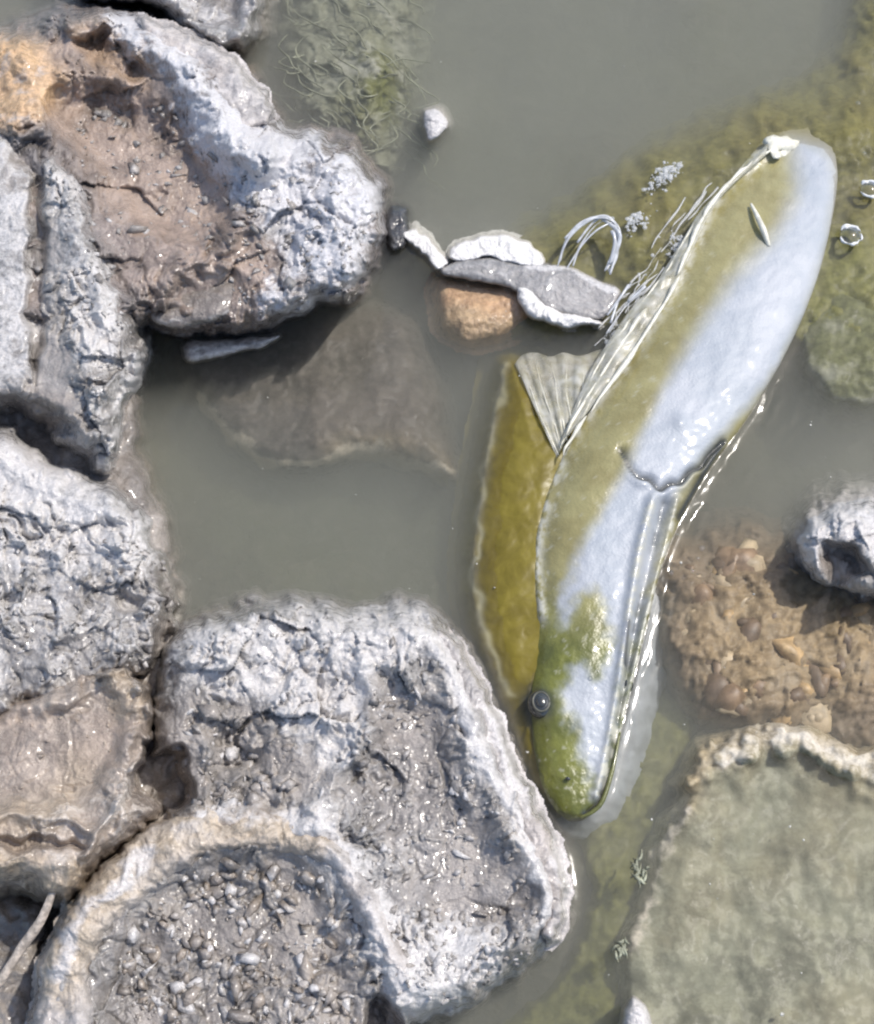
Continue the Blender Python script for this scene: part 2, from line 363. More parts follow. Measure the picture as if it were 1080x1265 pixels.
# ================================================================== rocks at the left
A_OUT = [(-150, 60), (-40, 50), (0, 38), (60, 14), (100, 6), (165, 16), (215, 38), (255, 55), (290, 80), (318, 108), (340, 150), (360, 164), (400, 163), (440, 183), (464, 215), (474, 260), (468, 300), (452, 345), (432, 372), (400, 372), (370, 385), (330, 402), (280, 410), (230, 408), (190, 400), (150, 420), (80, 430), (-20, 400), (-150, 360)]
A_CAV = [(60, 110), (110, 90), (170, 105), (225, 140), (262, 178), (285, 215), (292, 262), (255, 292), (205, 300), (150, 270), (100, 220), (60, 160)]
rockA, fA = patch('mud_caked_rock', A_OUT, .046, HOLLOW, z0=0.014, below=.0030, facet=.009, w=40, step=1.7, seed=11,
    feats=[('ridge', [(70, 25), (130, 22), (180, 50), (230, 95), (262, 140), (290, 178), (330, 200)], 20, .014), ('ridge', [(330, 195), (390, 195), (430, 230), (440, 290), (415, 340)], 38, .010),
           ('ridge', [(15, 60), (40, 110), (20, 150)], 26, .010),
           ('pit', A_CAV, .019, 40), ('ridge', [(190, 375), (215, 345), (250, 318), (292, 296)], 9, .008), ('pit', [(210, 360), (260, 335), (310, 350), (320, 385), (260, 400), (215, 390)], .008, 20),
           ('pit', [(90, 45), (140, 40), (175, 75), (185, 105), (120, 85)], .010, 14)],
    masks=[('b', 'poly', A_CAV, 25, .8), ('b', 'poly', [(80, 40), (150, 35), (185, 110), (215, 150), (150, 130), (80, 95)], 12, 1), ('t', 'poly', [(-150, 60), (0, 45), (60, 60), (75, 110), (40, 150), (-150, 170)], 18, 1),
           ('t', 'poly', [(90, 30), (150, 30), (185, 80), (170, 110), (110, 75)], 14, .32),
           ('b', 'poly', [(170, 290), (300, 280), (340, 370), (300, 410), (190, 400)], 20, .75),
           ('p', 'line', [(165, 30), (215, 75), (250, 130), (290, 180), (360, 190)], 34, .75), ('p', 'poly', [(250, 140), (310, 110), (350, 165), (440, 190), (470, 260), (440, 330), (370, 330), (310, 260), (270, 210)], 22, .85),
           ('p', 'poly', [(330, 330), (440, 300), (430, 370), (330, 400)], 14, .35), ('w', 'poly', [(170, 290), (300, 280), (340, 370), (300, 410), (190, 400)], 20, .8)],
    rough=(.006, .0036, .0013), smooth_areas=[(A_CAV, .45), ([(210, 360), (260, 335), (310, 350), (320, 385), (260, 400), (215, 390)], .75), ([(175, 50), (230, 80), (262, 130), (240, 150), (195, 100)], .7), ([(-150, 60), (0, 50), (60, 70), (60, 140), (-150, 150)], .5)],
    label='large mud-caked rock with a brown hollow and bright crusted rim, upper left', cat='rock', lump=15, fine=7)
grit(rockA, fA, [(90, 130), (200, 130), (290, 230), (300, 300), (160, 320), (110, 250)], 260, .0009, .0042, MUD, 5, masks=(.1, .2, .35, .4))
grit(rockA, fA, [(300, 220), (440, 220), (455, 320), (380, 370), (250, 400), (290, 320)], 330, .0008, .0032, MUD, 6, name='crumbs', masks=(.0, .1, .5, .4))

patch('grey_rock', [(80, -150), (95, -20), (130, 2), (190, 8), (230, 40), (270, 62), (300, 58), (322, 30), (328, -10), (330, -150)], .034, MUD, w=40, facet=.008, step=2, seed=17,
    feats=[('ridge', [(215, 0), (245, 35), (285, 50), (312, 20), (310, -20)], 10, .008), ('pit', [(235, -20), (290, -20), (295, 25), (260, 35), (240, 15)], .010, 12)],
    masks=[('p', 'poly', [(180, -30), (330, -30), (320, 60), (230, 50)], 20, .35), ('w', 'all', 0, 0, .8)], rough=(.004, .002, .001), label='wet grey rock at the top edge behind the big hollow rock', cat='rock')

B_OUT = [(-150, 130), (-30, 142), (12, 148), (32, 165), (42, 188), (70, 190), (98, 212), (118, 255), (128, 300), (156, 340), (172, 400), (180, 440), (162, 490), (150, 540), (136, 570), (100, 566), (60, 540), (20, 515), (-150, 490)]
rockB, fB = patch('slab_rock', B_OUT, .050, MUD, z0=0.022, below=.0030, facet=.009, w=40, step=1.7, seed=23,
    feats=[('pit', [(34, 190), (52, 200), (58, 300), (56, 420), (40, 480), (30, 400), (32, 280)], .012, 9), ('ridge', [(60, 200), (95, 240), (112, 320), (130, 400), (120, 470)], 22, .007), ('pit', [(-20, 488), (40, 488), (82, 510), (86, 540), (40, 545), (-20, 520)], .010, 14),
           ('ridge', [(172, 435), (158, 490), (138, 540)], 6, .008)],
    masks=[('p', 'poly', [(50, 200), (100, 220), (125, 290), (150, 360), (130, 450), (90, 430), (70, 300)], 18, .62), ('p', 'line', [(125, 330), (140, 420), (120, 520)], 24, .35), ('p', 'poly', [(-150, 150), (25, 165), (38, 250), (34, 460), (-150, 470)], 10, .55), ('b', 'poly', [(-150, 470), (60, 480), (90, 540), (-150, 540)], 16, .7), ('t', 'poly', [(-150, 150), (25, 160), (28, 240), (-150, 260)], 14, .16),
           ('b', 'line', [(42, 190), (48, 300), (44, 460)], 9, .7), ('p', 'line', [(170, 440), (152, 500), (130, 560)], 10, .6), ('w', 'all', 0, 0, .35)],
    smooth_areas=[([(-150, 150), (25, 165), (38, 250), (34, 460), (-150, 470)], .8), ([(50, 440), (95, 440), (90, 500), (55, 490)], .5)], rough=(.004, .0036, .0014), label='upright slab rock, smooth grey face and lumpy pale edge, at left border', cat='rock', lump=17)
grit(rockB, fB, [(60, 205), (100, 230), (125, 300), (165, 400), (140, 520), (90, 480), (75, 300)], 220, .0008, .003, MUD, 8, masks=(0, .1, .5, .3))

patch('pebble_lump', [(100, 520), (128, 508), (150, 525), (154, 556), (140, 584), (112, 588), (96, 560)], .056, MUD, w=26, step=1.5, seed=29, rough=(.002, .002, .001), masks=[('p', 'all', 0, 0, .3), ('w', 'all', 0, 0, .9)],
    feats=[('pit', [(112, 530), (132, 528), (138, 552), (118, 562)], .006, 8)], label='small wet grey stone wedged between the slab rock and the white-topped rock', cat='stone')

C_OUT = [(-150, 490), (-30, 512), (8, 522), (34, 545), (64, 568), (110, 586), (150, 600), (176, 626), (192, 660), (208, 690), (221, 722), (216, 765), (204, 812), (180, 832), (150, 852), (100, 870), (40, 880), (-150, 900)]
rockC, fC = patch('white_topped_rock', C_OUT, .050, MUD, z0=0.014, below=.0030, facet=.009, w=40, step=1.7, seed=37,
    feats=[('pit', [(196, 690), (212, 690), (222, 740), (206, 815), (186, 825), (196, 760)], .016, 8), ('pit', [(135, 735), (170, 730), (172, 752), (140, 756)], .010, 8), ('ridge', [(0, 560), (60, 590), (120, 620), (160, 660)], 30, .006)],
    masks=[('p', 'poly', [(-150, 510), (30, 550), (120, 592), (165, 630), (185, 680), (150, 700), (60, 690), (-150, 690)], 26, .95), ('p', 'poly', [(-150, 680), (170, 680), (190, 760), (150, 840), (-150, 870)], 26, .42), ('b', 'poly', [(196, 690), (222, 700), (222, 760), (200, 825), (180, 830), (192, 760)], 9, .75),
           ('w', 'poly', [(-150, 640), (200, 640), (220, 760), (150, 850), (-150, 870)], 20, .4)],
    smooth_areas=[([(-150, 520), (20, 540), (100, 590), (150, 620), (120, 640), (0, 620), (-150, 610)], .72)], rough=(.005, .0042, .0015), label='broad rock with smooth whitish top and rough lower side, middle of left border', cat='rock', lump=18)
grit(rockC, fC, [(-20, 660), (180, 660), (205, 740), (180, 820), (60, 860), (-20, 860)], 330, .0008, .0034, MUD, 9, masks=(0, .15, .5, .4))

E_OUT = [(198, 806), (232, 776), (290, 752), (340, 742), (400, 750), (450, 754), (508, 747), (545, 770), (572, 804), (598, 848), (620, 905), (643, 962), (670, 1013), (690, 1062), (697, 1110), (686, 1156), (655, 1184), (612, 1214), (566, 1246), (510, 1262), (500, 1330), (400, 1420), (100, 1420), (30, 1330), (40, 1240), (56, 1180), (84, 1130), (150, 1062), (204, 1006), (186, 986), (190, 960), (184, 900), (192, 850)]
R2 = [(58, 1290), (70, 1210), (96, 1140), (140, 1092), (190, 1052), (245, 1018), (310, 1014), (390, 1026), (430, 1072), (465, 1134), (490, 1195), (535, 1245)]
RIM = [(546, 794), (566, 842), (590, 920), (628, 990), (658, 1060), (680, 1110), (678, 1158)]
CAV1 = [(130, 1190), (200, 1092), (270, 1052), (375, 1062), (412, 1110), (440, 1180), (440, 1290), (150, 1310)]
CAV2 = [(470, 880), (535, 860), (580, 940), (630, 1040), (668, 1110), (640, 1150), (560, 1172), (490, 1090), (448, 990)]
rockE, fE = patch('crusted_rock', E_OUT, .046, MUD, z0=0.018, below=.0030, facet=.009, w=34, step=1.7, seed=43,
    feats=[('ridge', RIM, 16, .004), ('ridge', [(600, 880), (622, 950), (650, 1010)], 13, .004), ('pit', [(560, 1262), (612, 1232), (664, 1206), (700, 1160), (712, 1190), (640, 1260), (560, 1290)], .02, 10), ('ridge', R2, 22, .006), ('pit', CAV1, .013, 34), ('pit', CAV2, .008, 34),
           ('pit', [(176, 942), (226, 926), (236, 985), (196, 1004), (180, 980)], .04, 14), ('ridge', [(455, 830), (462, 900), (430, 950), (390, 1010)], 14, .007), ('ridge', [(240, 800), (340, 770), (450, 790), (540, 790)], 36, .008),
           ('pit', [(452, 1236), (480, 1232), (500, 1260), (480, 1300), (450, 1290)], .03, 10), ('pit', [(260, 900), (310, 905), (320, 950), (270, 960)], .007, 16)],
    masks=[('p', 'poly', [(210, 800), (290, 760), (400, 755), (520, 755), (560, 800), (470, 840), (450, 920), (400, 960), (330, 880), (240, 850)], 24, .8), ('p', 'line', RIM, 14, .85),
           ('p', 'line', [(390, 1026), (430, 1072), (465, 1134), (490, 1195), (535, 1245)], 34, .8), ('t', 'line', R2[2:8], 17, .7), ('p', 'line', R2[:8], 20, .55),
           ('p', 'poly', [(500, 1140), (620, 1140), (600, 1220), (520, 1250), (470, 1190)], 20, .75), ('b', 'poly', CAV1, 24, .5), ('b', 'poly', [(205, 870), (330, 880), (370, 990), (240, 1000), (190, 990)], 24, .5), ('b', 'poly', [(176, 942), (226, 926), (236, 985), (196, 1004), (180, 980)], 8, .6),
           ('w', 'poly', CAV1, 20, .6), ('w', 'poly', CAV2, 20, .9), ('b', 'poly', CAV2, 24, .4)],
    rough=(.005, .0036, .0014), smooth_areas=[(CAV1, .4), (CAV2, .4), ([(430, 1050), (470, 1060), (510, 1180), (470, 1190)], .5), ([(570, 860), (600, 870), (640, 970), (610, 950)], .6), ([(500, 1050), (640, 1060), (650, 1120), (540, 1130)], .55), ([(100, 1130), (250, 1020), (390, 1020), (390, 1050), (250, 1050), (120, 1170)], .75)],
    smooth_lines=[(RIM, 13, .85), (R2, 17, .85)],
    label='biggest crusted rock at bottom centre with curved pale rim and branching ridge', cat='rock', lump=16)
grit(rockE, fE, [(150, 1180), (210, 1100), (280, 1060), (380, 1070), (420, 1120), (440, 1260), (150, 1270)], 900, .0006, .0046, MUD, 14, masks=(.45, .35, .6, .7), sink=.1)
grit(rockE, fE, [(220, 880), (330, 880), (400, 970), (380, 1010), (250, 1005), (215, 940)], 170, .0009, .0042, MUD, 15, name='crumbs', masks=(.3, .25, .5, .4))
grit(rockE, fE, [(460, 860), (540, 850), (590, 930), (650, 1060), (660, 1170), (540, 1240), (450, 1150), (430, 990)], 800, .0007, .0030, MUD, 16, name='gravel', masks=(.1, .1, .5, .5))
grit(rockE, fE, [(220, 800), (300, 760), (520, 755), (590, 820), (450, 860), (260, 870)], 260, .0007, .0024, MUD, 18, name='grains', masks=(0, .0, .8, .2))

SMOOTHP = mud_material('smooth_mud_rim', grey=(.40, .375, .36), pale=(.60, .57, .55), brown=(.24, .19, .15), tan=(.56, .46, .34))
patch('pale_ridge', [(40, 1320), (50, 1215), (72, 1145), (116, 1084), (176, 1030), (228, 1002), (290, 999), (350, 1007), (392, 1016), (432, 1048), (460, 1095), (488, 1150), (512, 1215), (484, 1212), (456, 1160), (424, 1108), (396, 1066), (340, 1053), (270, 1053), (228, 1074), (184, 1106), (146, 1142), (118, 1190), (108, 1320)], .014, SMOOTHP, w=20, z0=.058, step=1.6, seed=131, rough=(.004, .0016, .0005), below=.005, floor=.03, edge_n=4,
    masks=[('t', 'line', R2[1:8], 36, .95), ('p', 'line', R2[1:5], 14, .7), ('p', 'line', R2[6:], 20, .45), ('b', 'line', [(240, 1050), (300, 1046), (380, 1052)], 9, .5)], parent=rockE)
patch('curved_rim', [(540, 776), (570, 804), (596, 850), (618, 905), (642, 962), (670, 1012), (690, 1062), (697, 1110), (686, 1160), (670, 1154), (676, 1110), (658, 1068), (630, 1022), (604, 986), (580, 934), (566, 876), (552, 836), (536, 804)], .010, SMOOTHP, w=9, z0=.052, step=1.5, seed=133, rough=(.003, .0014, .0005), below=.005, floor=.02, edge_n=5,
    masks=[('p', 'line', [(600, 880), (622, 940), (650, 1000)], 16, .8), ('p', 'line', [(690, 1060), (696, 1120)], 10, .6), ('w', 'all', 0, 0, .3)], parent=rockE)
patch('smooth_shelf', [(172, 20), (215, 38), (255, 55), (290, 80), (318, 108), (334, 142), (304, 168), (272, 164), (250, 142), (222, 106), (192, 66)], .006, SMOOTHP, w=12, z0=.058, step=1.7, seed=135, rough=(.004, .0012, .0004), below=.005, floor=.03, edge_n=5,
    masks=[('p', 'line', [(190, 50), (235, 105), (268, 155)], 12, .5), ('w', 'all', 0, 0, .3)], parent=rockA)
patch('shell_lens', [(186, 394), (204, 366), (240, 342), (286, 318), (306, 332), (300, 372), (270, 396), (225, 404)], .008, mud_material('brown_grey_lens', grey=(.19, .165, .145), pale=(.4, .38, .36)), w=20, z0=.044, step=1.7, seed=137, rough=(.002, .0006, .0002), below=.005, floor=.01, edge_n=3,
    masks=[('p', 'line', [(190, 385), (215, 352), (290, 312)], 9, .8), ('p', 'line', [(196, 396), (240, 402), (290, 384)], 5, .5), ('w', 'all', 0, 0, .8)], parent=rockA)
D_OUT = [(-150, 880), (-30, 874), (10, 866), (60, 842), (128, 824), (162, 826), (184, 850), (190, 882), (181, 930), (168, 968), (190, 984), (200, 1004), (172, 1030), (132, 1062), (104, 1098), (76, 1116), (50, 1110), (20, 1100), (-150, 1108)]
rockD, fD = patch('tan_shell_rock', D_OUT, .052, TANM, z0=0.028, below=.0030, facet=.004, w=34, step=1.6, seed=53,
    feats=[('ridge', [(120, 828), (160, 832), (184, 866), (178, 920), (160, 962), (130, 1010), (108, 1056)], 6, .013), ('pit', [(-150, 890), (40, 870), (130, 840), (160, 850), (166, 900), (140, 960), (90, 1000), (-150, 1000)], .012, 26),
           ('ridge', [(-40, 1012), (50, 1010), (110, 1022)], 7, .006), ('ridge', [(-20, 1062), (60, 1064), (104, 1080)], 12, .006), ('pit', [(-20, 1030), (60, 1034), (110, 1046), (60, 1050), (-20, 1044)], .010, 7), ('ridge', [(170, 975), (150, 1010), (115, 1060)], 10, .004)],
    masks=[('b', 'poly', [(-150, 900), (60, 860), (130, 850), (160, 900), (110, 960), (40, 990), (-150, 990)], 24, .35), ('t', 'poly', [(110, 826), (170, 830), (180, 880), (150, 890), (130, 860)], 10, .5), ('t', 'line', [(100, 950), (60, 1000), (0, 1010)], 26, .5), ('p', 'line', [(160, 830), (188, 870), (180, 930), (130, 1010)], 9, .5),
           ('t', 'poly', [(-150, 1050), (90, 1060), (110, 1090), (60, 1115), (-150, 1110)], 12, .6), ('p', 'poly', [(40, 1000), (170, 980), (190, 1010), (110, 1080), (60, 1060)], 14, .3), ('w', 'all', 0, 0, .7)],
    rough=(.004, .0018, .0007), smooth_areas=[([(-150, 890), (60, 850), (150, 850), (160, 920), (100, 990), (-150, 1000)], .6)], label='smooth tan shell-like rock with raised curled rim, lower left border', cat='rock', lump=22)
grit(rockD, fD, [(-20, 900), (140, 860), (150, 940), (60, 1000), (-20, 1000)], 40, .0007, .002, TANM, 21, masks=(.4, .1, .4, .5))

patch('mud_bank', [(-150, 330), (60, 330), (150, 420), (170, 560), (205, 660), (215, 800), (250, 900), (240, 990), (150, 1040), (60, 1070), (-150, 1070)], .012, MUD, w=40, z0=.012, step=4, seed=141, rough=(.005, .002, .001), masks=[('b', 'all', 0, 0, .9), ('w', 'all', 0, 0, .5)], below=.003, kind='structure', label='brown mud between the rocks at left')
V, F = tube(pts3([(66, 1100, .070), (50, 1138, .064), (26, 1172, .058), (4, 1206, .054), (-60, 1290, .04)]), [.0018, .0026, .0024, .003], 10)
obj('twig', V, F, simple('pale_twig', (.46, .40, .34), .6, .4, .35, 300, .001), label='thin pale twig across the dark gap in the bottom left corner', cat='twig')
patch('dark_stone', [(-150, 1108), (30, 1108), (52, 1130), (46, 1200), (30, 1290), (-150, 1320)], .012, MUD, w=40, step=3, seed=59, rough=(.004, .002, .001), masks=[('b', 'all', 0, 0, 1), ('w', 'all', 0, 0, .6)], label='dark brown stone deep in the gap under the twig', cat='stone')

# ================================================================== under the water
patch('sunken_slab', [(205, 440), (245, 400), (330, 382), (430, 374), (505, 392), (538, 460), (552, 540), (560, 590), (512, 572), (470, 563), (430, 567), (390, 578), (345, 576), (300, 556), (255, 510)], .020, mud_material('sunken_brown_slab', grey=(.115, .102, .088), pale=(.44, .39, .31), brown=(.085, .07, .055), tan=(.34, .27, .17), wet=False), edge_n=2, w=50, z0=-.034, step=3, seed=61, rough=(.003, .0010, .0003), below=.0016,
    masks=[('p', 'line', [(250, 490), (290, 545), (340, 574), (400, 574), (450, 556), (500, 570), (555, 588)], 8, .9), ('t', 'line', [(420, 555), (480, 555), (550, 585)], 20, .5)], label='flat brown slab just under the water between the left rocks and fish', cat='rock')
patch('shell_chip', [(226, 424), (262, 420), (300, 418), (345, 414), (330, 426), (296, 434), (262, 444), (232, 446)], .007, MUD, w=9, z0=-.001, below=.005, step=1.4, seed=63, rough=(.001, .0008, .0004), masks=[('p', 'all', 0, 0, .55)], edge_n=2, label='pale chipped ledge at the waterline under the big hollow rock', cat='shell chip')
rockI, fI = patch('mossy_stone', [(335, -150), (340, -20), (345, 60), (360, 130), (392, 168), (440, 190), (480, 215), (500, 190), (512, 120), (520, 40), (525, -150)],   .026, ALGM, w=50, z0=-.041, step=2.2, seed=67, rough=(.010, .0035, .0006), lump=30,
    masks=[('t', 'poly', [(440, 60), (500, 80), (500, 140), (460, 150)], 18, .9), ('p', 'poly', [(400, 70), (460, 60), (470, 100), (410, 120)], 18, .35), ('p', 'line', [(470, 0), (500, 60), (495, 140), (488, 220)], 8, .35), ('b', 'poly', [(410, 130), (470, 130), (470, 190), (420, 185)], 16, .6)],
    label='weed-grown greenish stone under water at the top, beside the hollow rock', cat='stone')
# weed strands on it
rng = np.random.default_rng(3); WV = []; WF = []; k = 0
for i in range(110):
    u = rng.uniform(350, 510); v = rng.uniform(-20, 190); a = rng.uniform(-.6, 1.2) + (math.pi if rng.random() < .4 else 0); L = rng.uniform(20, 62); p = []
    for q in range(5):
        t = q / 4; p.append((u + L * t * math.cos(a + t * 1.2 * rng.uniform(-1, 1)), v + L * t * math.sin(a + .5 * t), float(height(fI, u, v)) + .0005 + .004 * t * (1 - t) * 2))
    Vt, Ft = tube(pts3(p), [.0003, .0007, .0006, .0002], 5, 3); WV.append(Vt); WF += [[x + k for x in f] for f in Ft]; k += len(Vt)
obj('weed', np.concatenate(WV), WF, simple('grey_green_weed', (.30, .31, .23), .5, .2, .45, 60), rockI, kind='stuff')
patch('gap_shade', [(476, 262), (496, 256), (507, 278), (498, 304), (478, 302)], .007, mud_material('gap_shade_dark', grey=(.035, .034, .036), pale=(.3, .3, .32), brown=(.03, .026, .022)), w=10, z0=-.002, step=1.4, seed=161, rough=(.001, .0012, .0005), below=.005, edge_n=3, masks=[('w', 'all', 0, 0, .8)], label='near-black patch painted as the shadow gap at the right edge of the big hollow rock', cat='chip')  # near-black lump put in as the shadow of the gap
patch('white_pebble', [(522, 140), (540, 136), (552, 150), (546, 168), (528, 172)], .006, MUD, w=12, z0=-.001, below=.006, step=1.3, seed=69, rough=(.001, .001, .0004), masks=[('p', 'all', 0, 0, .7)], edge_n=2, label='small white pebble breaking the water right of the mossy stone', cat='pebble')

patch('olive_boulder', [(560, 360), (700, 250), (790, 190), (880, 142), (940, 118), (1010, 86), (1050, 20), (1070, -60), (1300, -150), (1300, 460), (1090, 470), (1000, 440), (900, 420), (760, 420), (620, 420)], .026, OLIVEM, w=60, z0=-.034, step=4, seed=77, rough=(.006, .002, .0005), below=.0016,
    masks=[('t', 'poly', [(960, 320), (1090, 300), (1090, 500), (980, 480)], 30, .5)], label='broad olive algae-covered boulder under water behind the fish', cat='rock')
patch('green_stone', [(985, 400), (1010, 360), (1060, 350), (1120, 380), (1130, 470), (1080, 500), (1020, 490), (990, 450)], .022, ALGM, w=40, z0=-.028, step=3, seed=79, rough=(.003, .001, .0004),
    masks=[('t', 'all', 0, 0, .7), ('p', 'line', [(990, 440), (1020, 492), (1080, 500)], 8, .4)], label='round green stone under water at the right edge below the bubbles', cat='stone')

O_OUT = [(990, 690), (986, 672), (1000, 645), (1030, 624), (1064, 616), (1180, 600), (1200, 720), (1080, 735), (1040, 730), (1010, 718)]
patch('white_crusted_rock', O_OUT, .034, MUD, facet=.006, w=30, step=1.6, seed=83, feats=[('pit', [(1010, 672), (1040, 664), (1062, 684), (1080, 715), (1040, 722), (1012, 705)], .016, 12), ('ridge', [(1070, 720), (1076, 690), (1120, 690)], 9, .008)],
    masks=[('p', 'line', [(992, 690), (1004, 650), (1034, 632), (1100, 625)], 24, .9), ('p', 'poly', [(1040, 610), (1200, 600), (1200, 690), (1080, 690)], 14, .8), ('b', 'poly', [(1005, 672), (1045, 664), (1066, 690), (1060, 722), (1012, 705)], 9, .9)], rough=(.003, .0024, .001), label='white-crusted rock with a brown hollow at the right border', cat='rock')

mound, fP = patch('gravel_bar', [(800, 700), (840, 660), (920, 645), (1000, 660), (1200, 640), (1200, 930), (1060, 930), (960, 905), (880, 900), (830, 850)], .026, DARKM, w=70, z0=-.032, step=3, seed=89, rough=(.005, .003, .0012), below=.0012,
    masks=[('t', 'poly', [(860, 730), (1060, 710), (1080, 850), (890, 860)], 40, .75)], kind='structure', label='brown gravel bar under shallow water right of the fish head')
rng = np.random.default_rng(12)
PEB = [simple('pebble_orange', (.50, .35, .18), .5, .5, .35, 120), simple('pebble_tan', (.50, .40, .26), .5, .5, .3, 120), simple('pebble_brown', (.16, .115, .075), .5, .5, .35, 120), simple('pebble_rust', (.27, .19, .12), .5, .5, .35, 120)]
nP = 0
for i in range(900):
    u = rng.uniform(825, 1085); v = rng.uniform(690, 890)
    if float(sdpoly(np.array([u]), np.array([v]), [(835, 720), (900, 690), (1000, 700), (1090, 730), (1090, 880), (960, 885), (860, 860)])[0]) < 0: continue
    r = rng.uniform(.003, .0105) * (1.15 if abs(u - 950) < 70 else .85); z = float(height(fP, u, v)); Vt, Ft = stone(rng, r, ICO2, .5, .55)
    obj('pebble', Vt + at(u, v, min(z - r * .1, -.007 - r * .45)), Ft, PEB[int(rng.choice(4, p=[.3, .25, .25, .2]))], label='orange-brown pebble on the gravel bar under water beside the fish head', cat='pebble', group='pebbles of the brown gravel bar'); nP += 1
    if nP >= 100: break

Q_OUT = [(850, 990), (846, 960), (868, 925), (910, 905), (960, 894), (1010, 900), (1060, 922), (1200, 940), (1250, 1350), (1150, 1450), (800, 1450), (770, 1330), (778, 1250), (772, 1190), (782, 1140), (806, 1105), (812, 1050), (830, 1015)]
patch('flat_rock', Q_OUT, .007, SMOOTHM, w=40, z0=-.016, step=2.2, seed=97, rough=(.0040, .0002, .00005), below=.0010,
    feats=[('ridge', [(846, 985), (862, 935), (910, 910), (965, 900), (1020, 912), (1060, 932), (1150, 950)], 36, .0115), ('ridge', [(880, 960), (930, 930), (990, 930), (1050, 955)], 14, .006), ('ridge', [(835, 1010), (812, 1070), (800, 1115), (780, 1160)], 16, .002), ('pit', [(900, 980), (1040, 975), (1180, 990), (1180, 1090), (900, 1090), (860, 1040)], .003, 40)],
    masks=[('t', 'line', [(846, 985), (862, 935), (910, 910), (965, 900), (1020, 912), (1060, 932), (1150, 950)], 26, .75), ('p', 'line', [(900, 930), (965, 905), (1020, 925), (1070, 945)], 20, .6), ('p', 'line', [(845, 990), (815, 1060), (800, 1110), (778, 1170)], 14, .55), ('b', 'line', [(1060, 960), (950, 1070)], 30, .3), ('w', 'all', 0, 0, .3)],
    label='broad flat olive-grey rock with tan crusted rim in the lower right corner', cat='rock')
patch('olive_algae_mat', [(745, 830), (830, 860), (860, 900), (830, 960), (800, 1040), (790, 1120), (780, 1300), (690, 1400), (600, 1300), (690, 1220), (730, 1120), (720, 1020), (780, 920)], .008, OLIVEM, w=30, z0=-.040, step=4, seed=151, rough=(.006, .003, .001), below=.001, masks=[('t', 'all', 0, 0, .5)], kind='stuff', label='olive algae on the bed of the channel below the fish head')
patch('white_chip', [(772, 1252), (782, 1232), (800, 1250), (808, 1300), (770, 1310)], .012, MUD, w=12, z0=0, below=.006, step=1.5, seed=99, rough=(.001, .001, .0004), masks=[('p', 'all', 0, 0, 1)], edge_n=2, label='white chip at the bottom edge against the flat rock', cat='chip')
for (u, v, r, lab) in [(792, 1075, 17, 'dark weedy tuft against the flat rock, upper of two'), (768, 1172, 15, 'dark weedy tuft against the flat rock, lower of two')]:
    TV = []; TF = []; k = 0
    for i in range(16):
        a = rng.uniform(0, 6.28); q = r * rng.uniform(.4, 1.1); b_ = rng.uniform(-1.6, 1.6); cu, cv = rng.normal(size=2) * r * .35; p = [(u + cu * .7 + q * (t - .5) * math.cos(a + t * b_), v + cv * 1.4 + q * 1.5 * (t - .5) * math.sin(a + t * b_), -.003 + .004 * math.sin(t * 3)) for t in np.linspace(0, 1, 5)]
        Vt, Ft = tube(pts3(p), [.0004, .0009, .0004], 5, 3); TV.append(Vt); TF += [[x + k for x in f] for f in Ft]; k += len(Vt)
    obj('weed_tuft', np.concatenate(TV), TF, bpy.data.materials['grey_green_weed'], label=lab, cat='weed', group='weed tufts by the flat rock')

# ================================================================== the fish
ST = [((1010, 20), (1050, 30), -.085), ((985, 100), (1040, 112), -.050), ((955, 156), (1030, 168), -.008), ((918, 205), (1035, 222), .006), ((868, 270), (1022, 300), .014), ((825, 350), (1000, 372), .018), ((785, 425), (968, 442), .020), ((738, 495), (925, 515), .021), ((696, 565), (878, 580), .022), ((668, 640), (838, 650), .022), ((660, 700), (815, 710), .021), ((662, 760), (800, 770), .020), ((660, 820), (786, 825), .018), ((656, 870), (775, 870), .016), ((660, 925), (762, 925), .013), ((670, 970), (750, 970), .010), ((686, 1000), (737, 1000), .006), ((700, 1012), (722, 1012), .001)]
L = spline([x[0] for x in ST], 26); R_ = spline([x[1] for x in ST], 26); ZT = spline([(x[2], 0) for x in ST], 26)[:, 0]; ZT = np.where(ZT > 0, ZT * .74, ZT)
NS = len(L); NA = 150
lw = at(L[:, 0], L[:, 1], np.minimum(ZT - .004, 0) * 1.0); rw = at(R_[:, 0], R_[:, 1], np.minimum(ZT - .004, 0) * 1.0)
cen = (lw + rw) / 2; half = (rw - lw) / 2; hw = np.linalg.norm(half, axis=1)
th = np.linspace(0, 2 * math.pi, NA, endpoint=False)
zt = np.maximum(ZT - cen[:, 2], .0015); zb = np.maximum(zt * 1.25, hw * .55)
ct, st_ = np.cos(th), np.sin(th)
e = lambda x, p: np.sign(x) * np.abs(x) ** p
FB = cen[:, None, :] + half[:, None, :] * e(ct, .92)[None, :, None]
lp = np.where(ct < 0, .85 + .75 * np.abs(ct), .85)
FB[:, :, 2] += np.where(st_[None, :] > 0, zt[:, None] * (np.abs(st_) ** lp)[None, :], zb[:, None] * e(st_, .9)[None, :])
FBf = FB.reshape(-1, 3)
uv = proj(FBf); fu, fv = uv[:, 0], uv[:, 1]; up = (np.tile(st_, NS) > -.05).astype(float)
